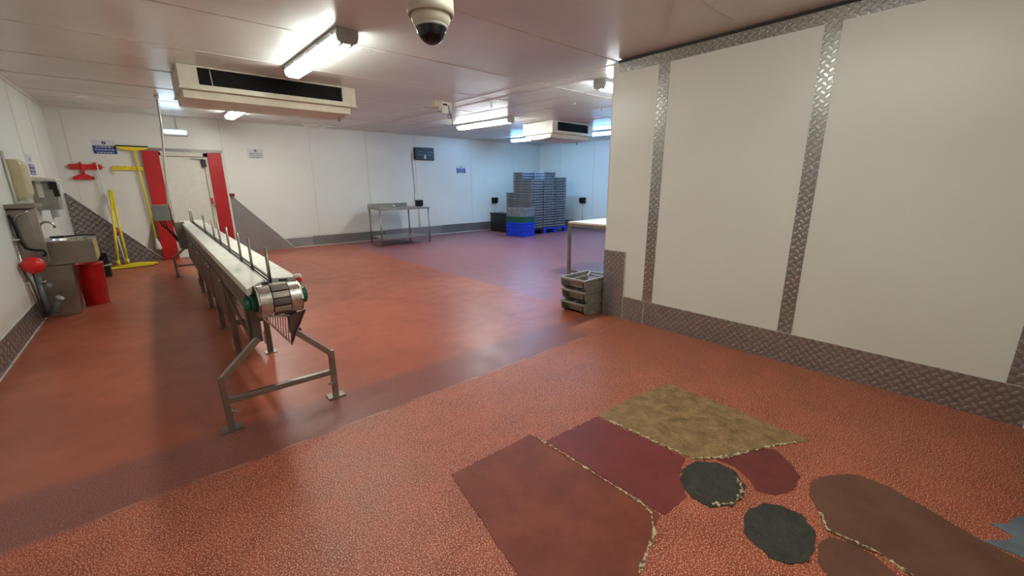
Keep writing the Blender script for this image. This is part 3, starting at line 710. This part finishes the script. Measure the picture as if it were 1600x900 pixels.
MB().tube([(.044, -.02, .44), (.046, -.02, .40), (.052, -.02, .36), (.055, -.02, .25), (.055, -.02, .22)], [.018, .02, .035, .052, .045], 14).build('handle_end', 'white_plastic', t_)

t_ = thing('door_alarm_box', 'small red alarm box right of the door on top of the tread plate', 'alarm', (1.425, YB-.006, 1.245))
MB().box(-.05, .05, -.04, .0, -.03, .035).build('case', 'red', t_, bevel=.004); MB().box(-.035, .035, -.045, -.04, -.02, .02).build('cover', 'gap', t_)

# dustpan and small black bin behind the red bin
t_ = thing('dustpan', 'black lobby dustpan on the floor beside the red bin', 'dustpan', (-.70, 9.45, 0))
MB().prism([(-.13, 0), (.10, 0), (.12, .13), (.05, .19), (-.12, .15)], 'x', -.09, .09).build('pan', 'black', t_, bevel=.006)
MB().box(-.08, .08, .02, .10, .20, .38).build('brush_head', 'black', t_, bevel=.01)
MB().tube([(0, .06, .15), (.0, .07, .22)], .02, 10).build('stem', 'black', t_)
MB().tube([(-.10, -.10, .16), (.12, -.12, .20)], .012, 8).build('grey_edge', 'light_grey', t_)

# ------------------------------------------------------------------ left wall: basin and fittings
t_ = thing('hand_basin', 'stainless steel pedestal hand basin on the left wall', 'sink', (-1.052, 6.75, 0))
mb = MB(); W_, D_ = .515, .48
mb.box(0, W_, 0, .012, .585, .835).box(W_-.012, W_, .012, D_, .585, .835).box(0, .012, .012, D_, .585, .835).box(.012, W_-.012, D_-.012, D_, .585, .835).box(.012, W_-.012, .012, D_-.012, .585, .60)
mb.build('apron', 'steel', t_, bevel=.004)
# rim with a round bowl opening
rim = MB(); n = 32; cx_, cy_, r_ = .31, .22, .165
out = []
for i in range(n):
    a = 2*PI*i/n; dx, dy = math.cos(a), math.sin(a)
    s_ = min([(W_-cx_+.005)/dx if dx > 1e-6 else 9, (-cx_-.005)/dx if dx < -1e-6 else 9, (D_-cy_+.005)/dy if dy > 1e-6 else 9, (-cy_-.005)/dy if dy < -1e-6 else 9])
    out.append((cx_+dx*s_, cy_+dy*s_))
v = [(a, b, .85) for a, b in out] + [(cx_+r_*math.cos(2*PI*i/n), cy_+r_*math.sin(2*PI*i/n), .846) for i in range(n)] + [(a, b, .835) for a, b in out]
v += [(cx_+r_*.9*math.cos(2*PI*i/n), cy_+r_*.9*math.sin(2*PI*i/n), .76) for i in range(n)] + [(cx_+r_*.5*math.cos(2*PI*i/n), cy_+r_*.5*math.sin(2*PI*i/n), .70) for i in range(n)]
f = [(i, (i+1) % n, n+(i+1) % n, n+i) for i in range(n)] + [(i, 2*n+i, 2*n+(i+1) % n, (i+1) % n) for i in range(n)]
f += [(n+i, n+(i+1) % n, 3*n+(i+1) % n, 3*n+i) for i in range(n)] + [(3*n+i, 3*n+(i+1) % n, 4*n+(i+1) % n, 4*n+i) for i in range(n)] + [tuple(range(4*n, 5*n))]
rim.add(v, f).build('bowl', 'steel_bright', t_)
MB().prism([(0, .0), (.285, .0), (.305, .583), (0, .583)], 'y', .02, .30).build('pedestal', 'steel', t_, bevel=.006)
fc = [(.13, .12, .85), (.13, .12, 1.0)] + [(.13+.055*(1-math.cos(a)), .12, 1.0+.055*math.sin(a)) for a in [PI*i/8 for i in range(1, 8)]] + [(.242, .12, .985)]
fp = MB().tube(fc, .0115, 12).build('faucet', 'steel_bright', t_)
MB().lathe([(.02, .85), (.02, .86), (.013, .87)], c=(.13, .12, 0), n=16).build('faucet_base', 'steel_bright', fp)
lp = [(cx_+.19*math.cos(a)+.02, cy_+.17*math.sin(a)+.03, .858) for a in [2*PI*i/30 for i in range(7, 27)]]
MB().tube([(.25, .47, .86), (.15, .40, .862), (.17, .34, .862), (.35, .42, .864), (.52, .44, .862)], .009, 8).build('rubber_hose', 'rubber', t_)
MB().box(W_+.001, W_+.006, .02, D_-.02, .60, .83).build('side_face', plain('yellow_edge', (176, 158, 92), .5), t_)  # thin yellowish sheet added as the basin's right side face

t_ = thing('splash_cabinet', 'stainless steel cabinet with a top shelf left of the hand basin', 'cabinet', (LX, 6.42, 0))
MB().prism([(0, 1.215), (.155, 1.215), (.165, .62), (.05, .60), (.02, .66), (.0, .8)], 'y', 0, .30).build('body', 'steel', t_, bevel=.012)
MB().box(.0, .21, -.03, .40, 1.22, 1.262).build('shelf', 'steel', t_, bevel=.006)
MB().tube([(.03, -.02, 1.05)] + [(.03+.09*(1-math.cos(a)), -.02, 1.05+.12*math.sin(a)) for a in [PI/2*i/8 for i in range(1, 9)]] + [(.15, -.02, 1.20)], .008, 8).build('curved_bracket', 'steel_bright', t_)
MB().box(.13, .166, .30, .303, .64, 1.2).build('edge_trim', 'cream', t_)
MB().tube([(.02, -.05, 1.16), (.04, -.04, 1.02), (.045, -.035, .90), (.07, -.035, .82), (.12, -.035, .80), (.18, -.03, .79), (.195, -.03, .76), (.17, -.04, .73)], .011, 10).build('black_hose', 'rubber', t_)
t_ = thing('knee_valve', 'red oval knee valve below the steel cabinet', 'valve', (-.955, 6.25, .665))
prof = [(.001, -.055), (.04, -.05), (.075, -.03), (.085, 0), (.075, .03), (.04, .05), (.001, .055)]
MB().lathe(prof, axis='y', n=28).build('disc', 'red_bright', t_)
MB().tube([(-.105, .06, -.0), (-.02, .04, 0)], .014, 8).build('arm', 'steel', t_)
MB().tube([(-.09, .06, -.02), (-.06, .1, -.2), (-.045, .14, -.55)], .010, 8).build('supply_pipe', 'steel_dark', t_)
mb = MB()
t_ = thing('waste_pipe', 'grey-blue waste pipework and valves left of the basin pedestal', 'pipe', (-1.0, 6.60, 0))
MB().tube([(.0, 0, .05), (.0, 0, .50)], .022, 12).build('riser', 'pipe_blue', t_)
MB().tube([(.0, .0, .09), (.05, -.04, .10), (.12, -.08, .25)], .024, 12).build('elbow_pipe', 'pipe_blue', t_)
MB().tube([(.118, -.078, .245), (.132, -.085, .262)], .034, 14).build('pipe_cap', 'light_grey', t_)
MB().tube([(.045, -.03, .15), (.09, -.07, .17)], .014, 10).build('branch', 'pipe_blue', t_)
v_ = MB().tube([(.0, -.02, .44), (.06, -.03, .44)], .013, 10).build('valve', 'steel_bright', t_)
MB().lathe([(.022, 0), (.022, .012)], c=(.07, -.035, .40), axis='y', n=14).build('valve_handle', 'light_grey', v_)
MB().tube([(-.045, -.24, .95), (-.045, -.24, .40), (-.03, -.06, .06)], .009, 8).build('thin_pipe', 'steel_bright', t_)
for zq in (.48, .70, .92):
    MB().box(-.06, -.01, -.26, -.244, zq-.006, zq+.006).build('pipe_clip', 'white_plastic', t_)

t_ = thing('towel_dispenser', 'cream paper towel dispenser on the left wall above the steel cabinet', 'dispenser', (LX, 6.93, 1.50))
MB().prism([(0, -.20), (.09, -.20), (.12, -.14), (.12, .17), (.10, .22), (0, .22)], 'y', 0, .34).build('case', plain('cream_translucent', (196, 182, 140), .3, 0, .1, 4), t_, bevel=.012)
MB().prism([(0, -.28), (.07, -.28), (.10, -.21), (0, -.21)], 'y', .02, .32).build('paper_towel', 'white_plastic', t_)
MB().tube([(.015, -.03, .30), (.015, -.03, -.28)], .013, 8).build('side_pipe', 'white_plastic', t_)
t_ = thing('steel_dispenser', 'grey steel wall dispenser with white slanted top above the faucet', 'dispenser', (LX, 8.02, 1.33))
MB().prism([(0, -.19), (.21, -.19), (.225, .13), (.20, .17), (.0, .17)], 'y', 0, .30).build('body', 'galv', t_, bevel=.006)
MB().prism([(0, .175), (.245, .175), (.245, .20), (.0, .235)], 'y', -.15, .42).build('slanted_lid', 'white_plastic', t_, bevel=.004)
MB().box(.16, .235, -.03, -.001, .07, .165).box(.19, .24, -.028, -.001, -.02, .07).build('lock', 'black', t_, bevel=.004)
MB().box(.05, .1, -.015, -.001, -.03, .17).build('torn_paper', 'white_plastic', t_)
t_ = thing('soap_dispenser', 'small grey soap dispenser on the wall behind the faucet', 'dispenser', (LX, 9.0, 1.08))
MB().box(0, .07, 0, .18, -.08, .08).build('body', 'light_grey', t_, bevel=.01); MB().box(.07, .08, .05, .13, -.06, -.02).build('nozzle', 'white_plastic', t_)

t_ = thing('red_bin', 'tall red round bin under the right side of the basin', 'bin', (-.66, 7.24, 0))
MB().lathe([(.105, 0), (.112, .005), (.135, .50), (.138, .505), (.138, .52), (.128, .52), (.105, .02)], n=30).build('body', 'red_bright', t_)
MB().lathe([(.112, 0), (.114, .012)], n=30).build('base_ring', 'red', t_)

# ------------------------------------------------------------------ right table behind the partition
t_ = thing('cutting_table', 'white-topped table with steel legs, partly hidden by the partition', 'table', (4.92, 3.0, 0))
MB().box(0, 1.1, 0, 1.32, .835, .86).build('tabletop', 'slab', t_, bevel=.003)
MB().box(.0, 1.1, 0, .04, .79, .834).box(.0, 1.1, 1.28, 1.32, .79, .834).box(0, .04, .04, 1.28, .79, .834).box(1.06, 1.1, .04, 1.28, .79, .834).build('frame', 'steel', t_)
for (a, b) in ((.02, .02), (.02, 1.3), (1.08, .02), (1.08, 1.3)): MB().box(a-.02, a+.02, b-.02, b+.02, 0, .79).build('leg', 'steel', t_)
MB().box(.005, .035, .04, 1.28, .07, .10).box(1.065, 1.095, .04, 1.28, .07, .10).build('lower_rail', 'steel', t_)

# ------------------------------------------------------------------ stacked steel trays
def tray():
    o_ = thing('tray', '', 'tray', (0, 0, 0))
    Lx_, Ly_, H_ = .50, .36, .135
    mb_ = MB().box(0, Lx_, 0, .025, H_-.022, H_).box(0, Lx_, Ly_-.025, Ly_, H_-.022, H_).box(0, .025, .025, Ly_-.025, H_-.022, H_).box(Lx_-.025, Lx_, .025, Ly_-.025, H_-.022, H_)
    mb_.build('rim', 'galv', o_, bevel=.003)
    for yq in (.012, Ly_-.018):
        MB().prism([(.01, H_-.022), (.01, .06), (.03, .025), (.07, .0), (Lx_-.03, .0), (Lx_-.01, .02), (Lx_-.01, H_-.022)], 'y', yq, yq+.006).build('side_plate', 'galv', o_)
    MB().prism([(.06, .035), (Lx_-.02, .012), (Lx_-.02, .018), (.065, .041)], 'y', .02, Ly_-.02).build('trough', 'steel_dark', o_)
    MB().prism([(.06, .036), (.03, H_-.03), (.036, H_-.03), (.066, .036)], 'y', .06, Ly_-.10).build('inner_front', 'galv', o_)
    MB().box(.04, .10, .055, .061, .03, H_-.03).box(.04, .10, Ly_-.10, Ly_-.094, .03, H_-.03).build('corner_bracket', 'steel_dark', o_)
    MB().bar((.02, .19, H_-.01), (.28, .19, H_-.01), .014, .014).bar((.28, .19, H_-.01), (.40, .02, H_-.01), .014, .014).bar((.28, .19, H_-.01), (.48, .30, H_-.01), .014, .014).build('divider', 'galv', o_)
    MB().tube([(.005, .10, .07), (.02, .10, .07)], .006, 8).tube([(.2, .008, .05), (.2, .013, .05)], .008, 8).build('rivet', 'steel_dark', o_)
    return o_
tr = tray(); names = ('bottom', 'middle', 'top')
for i in range(3):
    o = tr if i == 0 else copy_tree(tr)
    o.location = (3.435 - .005*i + (0, .015, 0)[i], 2.752, .1365*i)
    tag(o, 'grey metal tray beside the partition corner, %s of the stack of three' % names[i], 'tray', 'metal trays stacked on the floor')

# ------------------------------------------------------------------ crates
def crate_mesh(w_, d_, h_, mat, name='crate', rimh=.02, ins=.016):
    mb_ = MB(); t1 = .004; a, b = ins, ins*.7
    def ring(k_, z): return [(k_, k_, z), (w_-k_, k_, z), (w_-k_, d_-k_, z), (k_, d_-k_, z)]
    v = ring(a, 0) + ring(b, h_-rimh) + ring(b+t1, h_-rimh) + ring(a+t1, t1)
    f = [(3, 2, 1, 0)]
    for i in range(4):
        j = (i+1) % 4; f += [(i, j, 4+j, 4+i), (8+i, 8+j, 12+j, 12+i)]
    f.append((12, 13, 14, 15)); mb_.add(v, f)
    q_ = b+t1
    mb_.box(0, w_, 0, q_, h_-rimh, h_).box(0, w_, d_-q_, d_, h_-rimh, h_).box(0, q_, q_, d_-q_, h_-rimh, h_).box(w_-q_, w_, q_, d_-q_, h_-rimh, h_)
    n1 = max(2, int(w_/.11))
    for q in range(n1+1):
        xq = .02 + q*(w_-.04)/n1; mb_.box(xq-.004, xq+.004, ins*.5, ins*.9, .004, h_-rimh); mb_.box(xq-.004, xq+.004, d_-ins*.9, d_-ins*.5, .004, h_-rimh)
    n2 = max(2, int(d_/.06))
    for q in range(n2+1):
        yq = .02 + q*(d_-.04)/n2; mb_.box(.003, .012, yq-.008, yq+.008, .004, h_-rimh); mb_.box(w_-.012, w_-.003, yq-.004, yq+.004, .004, h_-rimh)
    return mb_
ordn = ['', 'first', 'second', 'third', 'fourth', 'fifth', 'sixth', 'seventh', 'eighth', 'ninth', 'tenth', 'eleventh', 'twelfth', 'thirteenth', 'fourteenth', 'fifteenth', 'sixteenth', 'seventeenth', 'eighteenth', 'nineteenth', 'twentieth', 'twenty-first', 'twenty-second', 'twenty-third', 'twenty-fourth', 'twenty-fifth', 'twenty-sixth', 'twenty-seventh', 'twenty-eighth', 'twenty-ninth', 'thirtieth']
PITCHC = .074
def stack(x, y, w_, d_, z0, top, where):
    n_ = int(round((top-z0)/PITCHC))
    first = crate_mesh(w_, d_, .0735, 'grey_crate', 'crate', .028, .05).build('crate', 'grey_crate')
    rnd = random.Random(int(x*31+y*17))
    for q in range(n_):
        o_ = first if q == 0 else first.copy()
        if q: C.objects.link(o_)
        o_.location = (x+rnd.uniform(-.003, .003), y+rnd.uniform(-.003, .003), z0+q*PITCHC)
        kk = n_-q
        tag(o_, 'grey nested plastic crate, %s from the top of %s' % (ordn[kk], where) if kk > 1 else 'topmost grey plastic crate of %s' % where, 'crate', 'grey plastic crates stacked on the pallets')
def pallet(x, y, w_, d_, mat, label):
    o_ = thing('pallet', label, 'pallet', (x, y, 0), 0, 'plastic pallets under the crates')
    MB().box(0, w_, 0, d_, .115, .15).build('deck', mat, o_, bevel=.005)
    mb_ = MB()
    nx_ = 2 if w_ < .6 else 3
    for i in range(nx_):
        for j in range(3):
            a = i*(w_-.10)/(nx_-1); b = j*(d_-.12)/2; MB().box(a, a+.10, b, b+.12, .012, .114).build('foot', mat, o_)
    for i in range(nx_):
        a = i*(w_-.10)/(nx_-1); MB().box(a, a+.10, 0, d_, 0, .011).build('skid', mat, o_)
    return o_
pallet(8.36, 8.74, .48, .90, 'black', 'black plastic pallet under the front left crate stack')
pallet(8.87, 8.74, 1.02, .90, 'blue_box', 'blue plastic pallet under the right crate stacks')
stack(8.36, 8.75, .47, .42, .152, 1.58, 'the front left stack')
stack(8.88, 8.76, .48, .42, .152, 1.76, 'the front middle stack')
stack(9.40, 8.77, .46, .42, .152, 1.65, 'the front right stack')
stack(8.42, 9.21, .50, .40, .152, 1.78, 'the rear left stack')
stack(8.96, 9.21, .46, .40, .152, 1.79, 'the rear right stack')
stack(8.66, 9.72, .42, .50, 0, 1.21, 'the low stack at the back wall')
# coloured tubs
def tub(x, y, z, mat, h_, label, rz=.14):
    o_ = thing('tub', label, 'tub', (x, y, z), rz, 'coloured tubs stacked in front of the crates')
    w_, d_ = .50, .66
    crate_mesh(w_, d_, h_, mat, 'body', .03, .02).build('body', mat, o_)
    for xq in (.0, w_): MB().box(xq-.008, xq+.008, d_/2-.08, d_/2+.08, h_-.05, h_-.031).build('handle', mat, o_)
tub(7.80, 8.46, 0, 'blue_box', .20, 'bright blue plastic tub, lowest of the coloured stack')
tub(7.80, 8.46, .201, 'blue_box', .10, 'bright blue shallow plastic tub, second from the floor in the coloured stack')
tub(7.80, 8.46, .302, 'blue_box', .09, 'blue plastic tub directly under the green one')
tub(7.80, 8.46, .393, 'green_box', .16, 'dark green plastic tub under the top grey one')
tub(7.80, 8.46, .554, 'grey_crate', .23, 'grey plastic tub on top of the coloured stack')
t_ = thing('storage_bin', 'large black plastic bin on the floor left of the coloured tubs', 'bin', (8.19, 9.66, 0))
MB().box(0, .44, 0, .80, 0, .53).build('body', 'black', t_, bevel=.02)
MB().box(-.015, .455, -.015, .815, .531, .57).build('lid', 'black', t_, bevel=.01)
